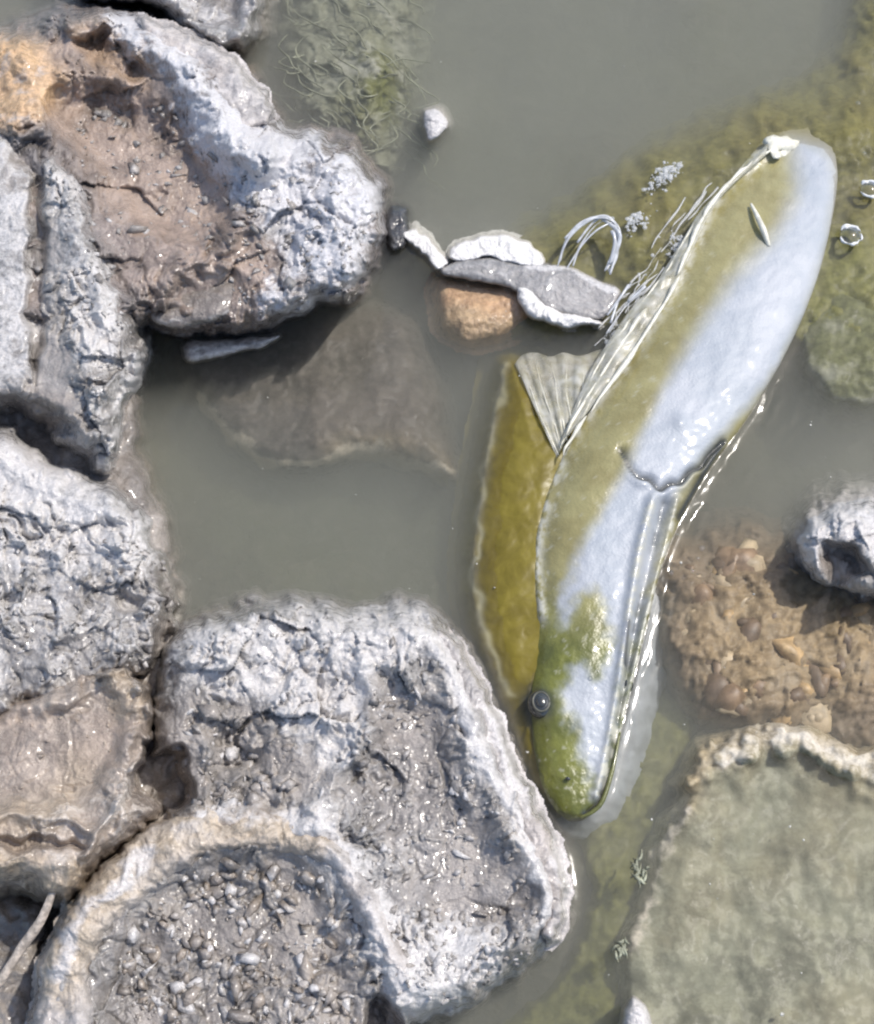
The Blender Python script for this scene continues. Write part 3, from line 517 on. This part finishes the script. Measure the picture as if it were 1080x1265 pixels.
# relief on the upper side: crest, gill crease, folds of skin along the right side of the head
def bumpline(pts, wd): return np.exp(-(dline(fu, fv, pts) / wd) ** 2)
CREST = [(968, 176), (925, 205), (884, 245), (856, 300), (825, 365), (775, 440), (725, 510), (690, 570), (668, 640), (660, 700), (668, 760)]
CREST2 = [(860, 272), (825, 330), (790, 375), (750, 420), (720, 460)]
VLINE = [(768, 556), (776, 574), (788, 588), (802, 591), (814, 604), (828, 596), (841, 595), (852, 581), (866, 575), (876, 560), (892, 545)]
FOLD1 = [(806, 618), (790, 680), (778, 750), (768, 820), (756, 900), (738, 985)]
FOLD2 = [(836, 618), (822, 680), (800, 760), (782, 835), (764, 905), (746, 975)]
dz = .0032 * bumpline(CREST, 8) + .0016 * bumpline(CREST2, 6) - .0036 * bumpline(VLINE, 4.5) + .0026 * bumpline([(p[0] + 3, p[1] + 9) for p in VLINE], 5)
dz += .0045 * bumpline(FOLD1, 6) + .0040 * bumpline(FOLD2, 5.5) - .0045 * bumpline([((a[0] + b[0]) / 2, (a[1] + b[1]) / 2) for a, b in zip(FOLD1, FOLD2)], 6)
dz -= .0030 * bumpline([(728, 1002), (744, 985), (756, 940), (764, 900)], 3.5)          # mouth
dz += .003 * np.exp(-(np.hypot(fu - 668, fv - 870) / 26) ** 2) + .002 * np.exp(-(np.hypot(fu - 768, fv - 842) / 18) ** 2) + .002 * np.exp(-(np.hypot(fu - 840, fv - 522) / 9) ** 2)
dz += .0005 * fbm(fu, fv, 34, 3, 5) + .00025 * fbm(fu, fv, 9, 2, 6)
FBf[:, 2] += dz * up
SHEEN_OUT = [(972, 164), (1040, 186), (1040, 290), (1006, 392), (950, 482), (892, 545), (838, 620), (816, 690), (804, 740), (792, 790), (776, 842), (764, 900), (748, 980), (730, 990), (724, 960), (714, 925), (702, 890), (686, 856), (700, 838), (716, 812), (736, 832), (750, 800), (746, 768), (738, 738), (716, 742), (702, 782), (690, 776), (692, 726), (714, 672), (746, 620), (776, 562), (812, 484), (858, 402), (902, 336), (952, 280), (975, 230)]
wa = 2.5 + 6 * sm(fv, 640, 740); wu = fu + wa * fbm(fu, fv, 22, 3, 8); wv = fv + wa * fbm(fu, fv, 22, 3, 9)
sky_sheen = sm(sdpoly(wu, wv, SHEEN_OUT, 3) / (1.5 + 1.2 * sm(-fv, -520, -330)), -5, 11) * up  # pale blue sky sheen painted into the skin colour
crest = np.clip(1.1 * bumpline(CREST, 10) + .9 * bumpline(CREST2, 6) + 1.1 * bumpline(FOLD1, 5) + 1.0 * bumpline(FOLD2, 4.5) + sm(sdpoly(wu, wv, [(800, 380), (760, 420), (690, 530), (690, 565), (740, 500), (795, 420)]), -5, 6) * .8, 0, 1) * up
crest *= sm(fbm(fu, fv, 13, 4, 41, .65), -.55, .45)
crest = np.clip(crest + .35 * sm(fbm(fu, fv, 11, 3, 43), .55, .8) * (1 - sky_sheen) * sm(fv, 200, 400) * up, 0, 1)  # adds pale flecks as painted wet glints
head = sm(fv, 690, 820) * up
MIDF = [((a[0] + b[0]) / 2, (a[1] + b[1]) / 2) for a, b in zip(FOLD1, FOLD2)]
dark = np.clip(bumpline(VLINE, 3.6) * 1.0 + .55 * bumpline(MIDF, 3.5) * sm(fbm(fu, fv, 26, 3, 57), -.3, .35) + bumpline([(722, 1005), (738, 996), (750, 978)], 5) + bumpline([(894, 546), (862, 598), (838, 640)], 5) + bumpline([(776, 770), (772, 820)], 3) * .8 + .85 * np.exp(-(np.hypot(fu - 668, fv - 872) / 21) ** 4), 0, 1)  # dark tone painted in creases, right-edge shadow line, mouth and eye surround
FM = np.stack([sky_sheen, crest, head, dark], 1)
F = []
ii = np.arange(NS - 1)[:, None] * NA; jj = np.arange(NA)[None, :]; j2 = (jj + 1) % NA
Fq = np.stack([(ii + jj).ravel(), (ii + j2).ravel(), (ii + NA + j2).ravel(), (ii + NA + jj).ravel()], 1)
Fl = Fq.tolist(); Fl.append(list(range(NA))[::-1]); Fl.append([(NS - 1) * NA + j for j in range(NA)])
s = NT('fish_skin'); r, g, b, a = s.attr('mask'); n1 = s.noise(60, 5); n2 = s.noise(420, 4, .65); n3 = s.noise(22, 4)
c = s.mix(s.ramp(n1, .3, .7), (.24, .21, .085), (.31, .28, .125)); hc = s.mix(s.ramp(n1, .35, .65), (.10, .11, .02), (.17, .18, .035)); c = s.mix(b, c, hc)
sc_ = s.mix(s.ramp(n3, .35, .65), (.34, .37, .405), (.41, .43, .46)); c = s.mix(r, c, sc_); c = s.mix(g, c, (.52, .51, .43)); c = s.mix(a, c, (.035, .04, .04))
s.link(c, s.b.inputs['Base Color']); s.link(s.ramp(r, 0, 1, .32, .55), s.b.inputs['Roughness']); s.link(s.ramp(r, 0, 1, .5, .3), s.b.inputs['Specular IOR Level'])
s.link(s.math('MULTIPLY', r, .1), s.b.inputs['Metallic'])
s.b.inputs['Coat Weight'].default_value = .4; s.b.inputs['Coat Roughness'].default_value = .1
vo = s.voro(520); s.link(s.bump(vo, .0004, .35, s.bump(n2, .0004, .6, s.bump(n1, .0006, .2))), s.b.inputs['Normal'])
SKIN = s.m
fish = empty('fish', tuple(cen[int(NS * .5)] - np.array([0, 0, .03])), 'large olive fish with pale blue sky sheen painted on its back, lying half out of the water', 'fish')
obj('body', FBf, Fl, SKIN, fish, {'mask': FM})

GC = [(640, 446), (622, 450), (610, 510), (598, 570), (588, 640), (582, 700), (588, 770), (606, 830), (628, 890), (650, 950), (676, 990), (706, 990), (740, 900), (744, 790), (738, 720), (738, 650), (744, 580), (738, 530), (690, 500), (664, 470)]
s = NT('gill_cover_skin'); n1 = s.noise(30, 6, .65, dist=1.5); n2 = s.noise(300, 4)
r, g, b, a = s.attr('mask'); c = s.mix(s.ramp(n1, .3, .7), (.14, .108, .010), (.20, .16, .017)); c = s.mix(b, c, (.5, .47, .30)); c = s.mix(g, c, (.04, .042, .03)); s.link(c, s.b.inputs['Base Color']); s.b.inputs['Roughness'].default_value = .35; s.link(s.bump(n2, .0003, .4), s.b.inputs['Normal'])
gc, _ = patch('gill_cover', GC, .0165, s.m, w=90, z0=-.0125, step=2, seed=5, rough=(.0012, .0003, .0001), edge_n=2.0, below=.0012, parent=fish, floor=-.045, masks=[('p', 'line', [(628, 452), (612, 520), (600, 580), (590, 640), (590, 690)], 4, .7), ('p', 'line', [(583, 690), (590, 740), (606, 800), (632, 860)], 4, .8), ('b', 'line', [(656, 862), (664, 882)], 17, 1)])  # pale lines paint the bright meniscus glint along the left edge
gc['label'] = 'dark golden olive gill cover under the water'

FINM_ = NT('pale_fin'); s = FINM_; n1 = s.noise(150, 4); c = s.mix(s.ramp(n1, .3, .7), (.50, .48, .36), (.70, .69, .62)); s.link(c, s.b.inputs['Base Color']); s.b.inputs['Roughness'].default_value = .3
s.link(s.ramp(s.noise(45, 3, .6), .3, .7, .3, .62), s.b.inputs['Alpha']); FIN = s.m
RAYM = simple('fin_ray_pale', (.66, .64, .54), .35, .5, .2, 200)
def fin(name, base, tip, zb_, zt_, nr, wob=.0012, thick=.0006, seed=1):
    b = spline(base, 16); t = spline(tip, 16); n = min(len(b), len(t)); K = 14
    b = b[np.linspace(0, len(b) - 1, 60).astype(int)]; t = t[np.linspace(0, len(t) - 1, 60).astype(int)]; n = 60
    P = []
    for i in range(n):
        for k in range(K):
            q = k / (K - 1); u, v = b[i] * (1 - q) + t[i] * q
            z = zb_ * (1 - q) + zt_ * q + wob * math.sin(i / n * nr * 6.28) * (.3 + q) + .003 * math.sin(q * 3.14) + .0022 * float(fbm(np.array([u]), np.array([v]), 22, 3, seed + 500)[0])
            P.append(at(u, v, z))
    P = np.array(P); top = P + [0, 0, thick]; V = np.concatenate([top, P]); N = n * K; F = []
    for i in range(n - 1):
        for k in range(K - 1):
            a = i * K + k; F.append([a, a + K, a + K + 1, a + 1]); F.append([N + a, N + a + 1, N + a + K + 1, N + a + K])
    for i in range(n - 1):
        for k in (0, K - 1): a = i * K + k; F.append([a, a + K, N + a + K, N + a])
    for k in range(K - 1):
        for i in (0, n - 1): a = i * K + k; F.append([a, a + 1, N + a + 1, N + a])
    o = obj(name, V, F, FIN, fish)
    for r in range(nr):
        i = int((r + .5) / nr * n); pp = [P[i * K + k] + [0, 0, thick * 1.2] for k in range(0, K, 3)]
        jt = random.Random(r * 7 + nr); pp = [q_ + np.array([jt.uniform(-1, 1), jt.uniform(-1, 1), 0]) * .0009 for q_ in pp]; Vt, Ft = tube(pp, [.0005, .0004, .0002], 6, 2); obj('fin_ray', Vt, Ft, RAYM, o)
    return o
fin('pectoral_fin', [(688, 566), (702, 540), (724, 512)], [(636, 450), (646, 439), (662, 436), (680, 441), (696, 436), (716, 440), (736, 434), (760, 426)], .003, -.0045, 6, .0005)
df = fin('dorsal_fin', [(946, 192), (886, 250), (846, 330), (792, 420), (726, 510)], [(950, 176), (872, 254), (846, 292), (806, 356), (784, 376), (748, 428), (724, 470), (692, 548)], .0095, .0060, 0, .0006, .0008)
rq = np.random.default_rng(77)
for base_, r0 in [([(955, 182, .012), (918, 208, .0145), (880, 250, .0165), (852, 305, .018), (822, 368, .019), (774, 442, .020), (724, 512, .0195), (694, 560, .015)], .0017), ([(868, 260, .0115), (830, 326, .0115), (796, 372, .011), (756, 424, .0105), (720, 486, .010), (692, 550, .009)], .0010), ([(800, 380, .0145), (764, 430, .0145), (722, 496, .014), (694, 548, .012)], .0015)]:
    Q = spline(base_, 24); Q[:, 2] *= .74; m_ = len(Q); a0 = 0
    while a0 < m_ - 12:
        ln = int(rq.uniform(24, 70)); seg = Q[a0:min(a0 + ln, m_)]
        if len(seg) > 6:
            off = rq.normal(size=2) * .9; k_ = max(4, len(seg) // 5); ctl = seg[np.linspace(0, len(seg) - 1, k_).astype(int)].copy(); ctl[:, :2] += off + rq.normal(size=(k_, 2)) * .7
            rr = r0 * rq.uniform(.5, 1.25, k_); rr[0] = rr[-1] = r0 * .15
            V, F = tube(pts3(ctl), list(rr), 7, 5); obj('fin_fold', V, F, RAYM, df)
        a0 += ln - int(rq.uniform(-3, 8))
Vt, Ft = stone(np.random.default_rng(8), .011, ICO3, .6, .35); Vt = Vt * (1 + .12 * fbm(Vt[:, 0], Vt[:, 1], .004, 3, 4))[:, None]; obj('tail_glint', Vt + at(962, 186, .0045), Ft, RAYM, fish)  # pale lump added for the white glint at the tail end
BEL = [(838, 660), (836, 700), (834, 740), (828, 800), (806, 900), (780, 985), (745, 1030), (700, 1030), (690, 1000), (740, 900), (770, 780), (800, 680)]
patch('belly', BEL, .020, simple('pale_belly_skin', (.42, .45, .49), .4, .4, .2, 80), w=44, power=1.3, z0=-.032, step=2.4, seed=7, rough=(.001, .0003, .0001), edge_n=2.5, below=.004, parent=fish, floor=-.075)
# eyes
EYE_D = NT('eye_dark'); EYE_D.b.inputs['Base Color'].default_value = (.03, .033, .032, 1); EYE_D.b.inputs['Roughness'].default_value = .15; EYE_D.b.inputs['Coat Weight'].default_value = 1
EYE_R = simple('eye_ring', (.07, .072, .055), .4, .6, .3, 400)
def eye(u, v, z, r):
    c = at(u, v, z); Vt, Ft = ICO3; o = obj('eye', Vt * [r, r * 1.15, r * .75] + c, Ft, bpy.data.materials['eye_dark'], fish)
    th2 = np.linspace(0, 2 * math.pi, 20, endpoint=False); p = [c + np.array([r * .62 * math.cos(x), r * .75 * math.sin(x), r * .56]) for x in th2]; p.append(p[0])
    Vt, Ft = tube(p, r * .09, 8, 2); obj('iris', Vt, Ft, EYE_R, o)
    Vt, Ft = ICO2; obj('pupil', Vt * [r * .42, r * .5, r * .16] + c + [0, 0, r * .7], Ft, bpy.data.materials['eye_dark'], o)
eye(668, 870, .0066, .0076); eye(774, 846, .0038, .0042)
V, F = tube(pts3([(928, 252, .011), (936, 268, .0145), (944, 286, .015), (950, 304, .0115)]), [.0009, .0018, .0022, .0012], 8); obj('spine', V, F, RAYM, fish)
V, F = tube(pts3([(716, 1010, .001), (732, 1003, .002), (745, 988, .003), (757, 950, .004), (766, 905, .004)]), [.0006, .0013, .0014, .0012, .0006], 10); obj('lower_lip', V, F, SKIN, fish, {'mask': np.tile([.0, .0, 1, .25], (len(V), 1))})
Vt, Ft = stone(np.random.default_rng(4), .005, ICO2, .15, .6); obj('nostril', Vt * [.3, .3, .3] + at(702, 962, .0092), Ft, bpy.data.materials['eye_dark'], fish)

# ================================================================== broken shell by the fish
sh = empty('broken_shell', tuple(at(640, 350, -.01)), 'broken shell with white edge, grey band and orange underside, touching the fish', 'shell')
WH = mud_material('white_shell', grey=(.42, .41, .40), pale=(.74, .72, .69)); ORG = mud_material('orange_shell', grey=(.58, .37, .22), pale=(.68, .55, .42), brown=(.40, .25, .14), tan=(.52, .42, .26))
patch('white_edge', [(554, 320), (574, 298), (612, 293), (650, 300), (674, 327), (642, 327), (600, 318)], .002, WH, w=2.5, z0=.004, step=1.3, seed=101, rough=(.002, .0010, .0004), masks=[('p', 'all', 0, 0, .8)], edge_n=3, below=.006, parent=sh, floor=-.02)
patch('white_curl', [(499, 290), (514, 283), (526, 294), (546, 314), (552, 326), (536, 330), (520, 312)], .002, WH, w=2.5, z0=.004, step=1.3, seed=111, rough=(.002, .0012, .0004), masks=[('p', 'all', 0, 0, .7)], edge_n=4, below=.006, parent=sh, floor=-.02)
patch('grey_band', [(546, 330), (580, 318), (630, 322), (690, 328), (732, 342), (764, 360), (756, 382), (738, 394), (690, 386), (640, 360), (590, 347), (552, 342)], .004, MUD, w=10, z0=.002, step=1.4, seed=103, rough=(.0012, .0006, .0004), masks=[('w', 'all', 0, 0, .8), ('p', 'line', [(650, 326), (710, 334), (762, 360)], 6, .7)], edge_n=1.5, below=.006, parent=sh, floor=-.02)
patch('orange_underside', [(544, 348), (590, 350), (640, 350), (660, 372), (650, 396), (620, 416), (570, 420), (546, 396)], .012, ORG, w=30, z0=-.015, step=1.8, seed=105, rough=(.002, .0012, .0005), masks=[('t', 'poly', [(540, 380), (600, 390), (640, 400), (560, 425)], 12, .5), ('p', 'line', [(548, 344), (600, 348), (650, 360)], 6, .5)], edge_n=2, parent=sh, floor=-.03)
patch('jagged_rim', [(640, 356), (656, 358), (668, 372), (700, 386), (735, 394), (742, 402), (700, 402), (660, 394), (648, 380)], .007, WH, w=8, z0=.001, step=1.3, seed=107, rough=(.001, .0016, .0006), masks=[('p', 'all', 0, 0, .6)], edge_n=3, below=.006, parent=sh, floor=-.015, lump=9)

# ================================================================== bubbles, foam, pale strands
s = NT('bubble_film'); s.n.remove(s.b); fr = s.node('ShaderNodeFresnel'); fr.inputs[0].default_value = 1.45; tr = s.node('ShaderNodeBsdfTransparent'); gl = s.node('ShaderNodeBsdfGlossy'); gl.inputs['Roughness'].default_value = .04
mx = s.node('ShaderNodeMixShader'); s.link(s.ramp(fr.outputs[0], .03, .22, .10, 1.0), mx.inputs[0]); s.link(tr.outputs[0], mx.inputs[1]); s.link(gl.outputs[0], mx.inputs[2]); s.link(mx.outputs[0], s.o.inputs[0]); FILM = s.m
def dome(c, r, sq=.75):
    Vt, Ft = ICO3; k = Vt[Ft].mean(1)[:, 2] > -.35; return Vt * [r, r, r * sq] + c, Ft[k]
GLINTM = simple('glint_white', (.70, .71, .70), .3, .5, .12, 300)
for u, v, r, lab in [(1050, 293, .0075, 'larger round bubble near the right edge beside the fish back'), (1074, 236, .0068, 'bubble cut by the right edge above the other bubble')]:
    Vt, Ft = dome(at(u, v, .0008), r); bo = obj('bubble', Vt, Ft, FILM, label=lab, cat='bubble', group='bubbles near the right edge')
    cc = at(u, v, .0012)
    for a0, a1, kk in ((.3, 2.6, .26), (3.3, 5.4, .16), (4.2, 6.6, .12)):
        V, F = tube([cc + r * (1 - .15 * kk) * np.array([math.cos(t), math.sin(t), .1 + kk]) for t in np.linspace(a0, a1, 9)], [r * .03, r * kk, r * kk * .6, r * kk, r * .03], 8, 3)
        V = V + .0009 * np.stack([fbm(V[:, 0], V[:, 1], .004, 2, 3), fbm(V[:, 0], V[:, 1], .004, 2, 4), 0 * V[:, 0]], 1); obj('bubble_glint', V, F, GLINTM, bo)  # white arcs stand in for sky glints on the bubble film
for u, v, r in [(867, 678, .0022), (829, 708, .0019), (855, 706, .0016), (862, 690, .0014), (1060, 128, .002), (1068, 190, .0018), (738, 830, .0013)]:
    Vt, Ft = dome(at(u, v, .0006 if u != 738 else .019), r); obj('small_bubble', Vt, Ft, FILM, label='tiny bubble floating on the water near the fish', cat='bubble', group='tiny bubbles on the water')
rq = np.random.default_rng(55); Vs = []; Fs = []; k = 0
for i in range(110):
    u = rq.uniform(200, 1075); v = rq.uniform(5, 1255); r = .0003 + .0009 * rq.random() ** 3; Vt, Ft = stone(rq, r, ICO1, .4, .3); Vs.append(Vt + at(u, v, .0007)); Fs.append(Ft + k); k += len(Vt)
obj('floating_flecks', np.concatenate(Vs), np.concatenate(Fs), simple('pale_flecks', (.5, .49, .44), .5, .5, .4, 300), kind='stuff', label='tiny pale flecks floating on the water')
FOAM = simple('foam_white', (.72, .73, .72), .35, .5, .15, 300); FOAM.node_tree.nodes['Principled BSDF'].inputs['Alpha'].default_value = .42
def foam(cu, cv, ru, rv, n, lab, seed):
    rg = np.random.default_rng(seed); Vs = []; Fs = []; k = 0
    for i in range(n * 4):
        x, y = rg.normal(size=2) * .42; bend = .5 * x * x
        uu = cu + ru * x + rv * .5 * y; vv = cv + rv * (y * .45 + bend) - ru * .8 * x
        r = .0003 + .0013 * rg.random() ** 3; Vt, Ft = ICO1; Vs.append(Vt * [r * rg.uniform(.8, 1.8), r * rg.uniform(.8, 1.8), r * .5] + at(uu, vv, .0006)); Fs.append(Ft + k); k += len(Vt)
    return obj('foam_patch', np.concatenate(Vs), np.concatenate(Fs), FOAM, label=lab, cat='foam', group='foam beside the fish')
rq = np.random.default_rng(91); ff = empty('foam_line', tuple(at(770, 390, 0)), 'ragged pale foam line along the left side of the fish back', 'foam', 'foam beside the fish')
GUIDE = spline([(900, 222), (858, 268), (820, 330), (786, 372), (752, 414), (712, 462)], 20)
for i in range(17):
    k0 = int(rq.integers(0, len(GUIDE) - 30)); n_ = int(rq.integers(8, 28)); off = -abs(rq.normal()) * 8 - 2; g_ = GUIDE[k0:k0 + n_:max(2, n_ // 5)]
    if len(g_) < 3: continue
    q = np.column_stack([g_[:, 0] + off * .85 + np.cumsum(rq.normal(size=len(g_))) * 2.2, g_[:, 1] + off * .5 + np.cumsum(rq.normal(size=len(g_))) * 2.2, np.full(len(g_), .0006) + abs(rq.normal(size=len(g_))) * .0004])
    V, F = tube(pts3(q), list(.0008 * rq.uniform(.1, 1.5, len(g_))), 6, 5); obj('foam_thread', V, F, FOAM, ff)
foam(840, 300, 14, 30, 40, 'foam specks hugging the fish back', 9)
foam(822, 216, 26, 18, 60, 'foam flecks on the water left of the fish tail', 1)
foam(786, 272, 16, 16, 34, 'foam flecks beside the pale strand', 2)
foam(762, 412, 18, 22, 26, 'foam flecks between the shell and the fin', 5)
STRANDM = simple('pale_strand', (.62, .64, .66), .2, .6, .2, 200); STRANDM.node_tree.nodes['Principled BSDF'].inputs['Alpha'].default_value = .75
stn = empty('looping_strand', tuple(at(735, 310, 0)), 'pale looping strand above the broken shell', 'strand')  # thin pale tubes looping just above the water
rq = np.random.default_rng(31)
for p, r0, cnt in [([(690, 326, .003), (700, 296, .010), (722, 274, .014), (748, 268, .014), (764, 284, .010), (760, 310, .004), (750, 336, .001)], .0009, 5), ([(702, 324, .002), (716, 298, .008), (738, 276, .012), (756, 270, .012)], .0007, 3), ([(738, 272, .012), (754, 286, .011), (760, 300, .008), (752, 326, .002)], .0014, 4), ([(748, 396, .003), (764, 366, .006), (778, 350, .006)], .0008, 3), ([(752, 412, .003), (776, 376, .006), (800, 352, .008)], .0008, 3)]:
    for c_ in range(cnt):
        q = np.array(p, float); a_ = int(rq.integers(0, 2)) if c_ else 0; q = q[a_:]; q[:, :2] += rq.normal(size=2) * 2.5 + rq.normal(size=(len(q), 2)) * 2.2; q[:, 2] = np.maximum(q[:, 2] + rq.normal(size=len(q)) * .0008, 0)
        V, F = tube(pts3(q), list(r0 * rq.uniform(.3, 1.3, len(q))), 7, 6); obj('strand', V, F, STRANDM, stn)
# ================================================================== the water
X = axis(-.36, .36, .0014, 12); Y = axis(-.40, .48, .0014, 12)
GX, GY = np.meshgrid(X, Y); gx = GX.ravel(); gy = GY.ravel(); wz = np.zeros_like(gx)
near = (np.abs(gx) < .40) & (gy > -.44) & (gy < .52)
pw = proj(np.stack([gx[near], gy[near], np.zeros(near.sum())], 1)); pu, pv = pw[:, 0], pw[:, 1]
FISHW = [x[0] for x in ST[3:]] + [x[1] for x in ST[:2:-1]]
men = np.zeros(near.sum())
d = -sdpoly(pu, pv, FISHW, 3); men = .0020 * np.exp(-np.clip(d, 0, None) / 8)
rn = sm(fbm(pu, pv, 60, 3, 131), -.25, .5); dw = np.clip(d, 0, None) + 7 * fbm(pu, pv, 45, 3, 133); men += .0007 * np.sin(dw / 2.9) * np.exp(-dw / 34) * rn * (d > -2) * sm(dw, 2, 10)
dg = np.abs(sdpoly(pu, pv, GC, 3)); men += .0012 * np.exp(-(dg / 7) ** 2) * (d > 0)
for Oo, amp in ((A_OUT, .003), (B_OUT, .003), (C_OUT, .003), (E_OUT, .0036), (O_OUT, .0025)):
    d = -sdpoly(pu, pv, Oo, 3); men = np.maximum(men, amp * np.exp(-np.clip(d, 0, None) / 11))
men += .0004 * fbm(pu, pv, 90, 2, 121) + .00008 * fbm(pu, pv, 30, 2, 122)
wz[near] = men
idx = np.arange(len(gx)).reshape(len(Y), len(X))
top = np.stack([gx, gy, wz], 1)
GF = np.stack([idx[:-1, :-1].ravel(), idx[:-1, 1:].ravel(), idx[1:, 1:].ravel(), idx[1:, :-1].ravel()], 1).tolist()
n0 = len(top); ring = list(idx[0, :]) + list(idx[1:, -1]) + list(idx[-1, -2::-1]) + list(idx[-2:0:-1, 0])
bot = top[ring].copy(); bot[:, 2] = -.30; V = np.concatenate([top, bot]); m = len(ring)
for i in range(m): j = (i + 1) % m; GF.append([ring[j], ring[i], n0 + i, n0 + j])
GF.append([n0 + i for i in range(m)][::-1])
s = NT('murky_water'); s.n.remove(s.b)
fr = s.node('ShaderNodeFresnel'); fr.inputs[0].default_value = 1.33; tr = s.node('ShaderNodeBsdfTransparent'); gl = s.node('ShaderNodeBsdfGlossy'); gl.inputs['Roughness'].default_value = .1
bn = s.bump(s.noise(55, 3), .0012, .15); s.link(bn, gl.inputs['Normal']); s.link(bn, fr.inputs['Normal'])
mx = s.node('ShaderNodeMixShader'); s.link(fr.outputs[0], mx.inputs[0]); s.link(tr.outputs[0], mx.inputs[1]); s.link(gl.outputs[0], mx.inputs[2]); s.link(mx.outputs[0], s.o.inputs['Surface'])
vs = s.node('ShaderNodeVolumeScatter'); vs.inputs['Color'].default_value = (.87, .89, .83, 1); vs.inputs['Density'].default_value = 12
va = s.node('ShaderNodeVolumeAbsorption'); va.inputs['Color'].default_value = (.49, .525, .42, 1); va.inputs['Density'].default_value = 11
ad = s.node('ShaderNodeAddShader'); s.link(vs.outputs[0], ad.inputs[0]); s.link(va.outputs[0], ad.inputs[1]); s.link(ad.outputs[0], s.o.inputs['Volume'])
obj('water', V, GF, s.m, kind='structure', label='murky grey-green shallow water', base=(0, 0, 0))

for o in bpy.data.objects:
    for k in ('_o', '_f'):
        if k in o: del o[k]
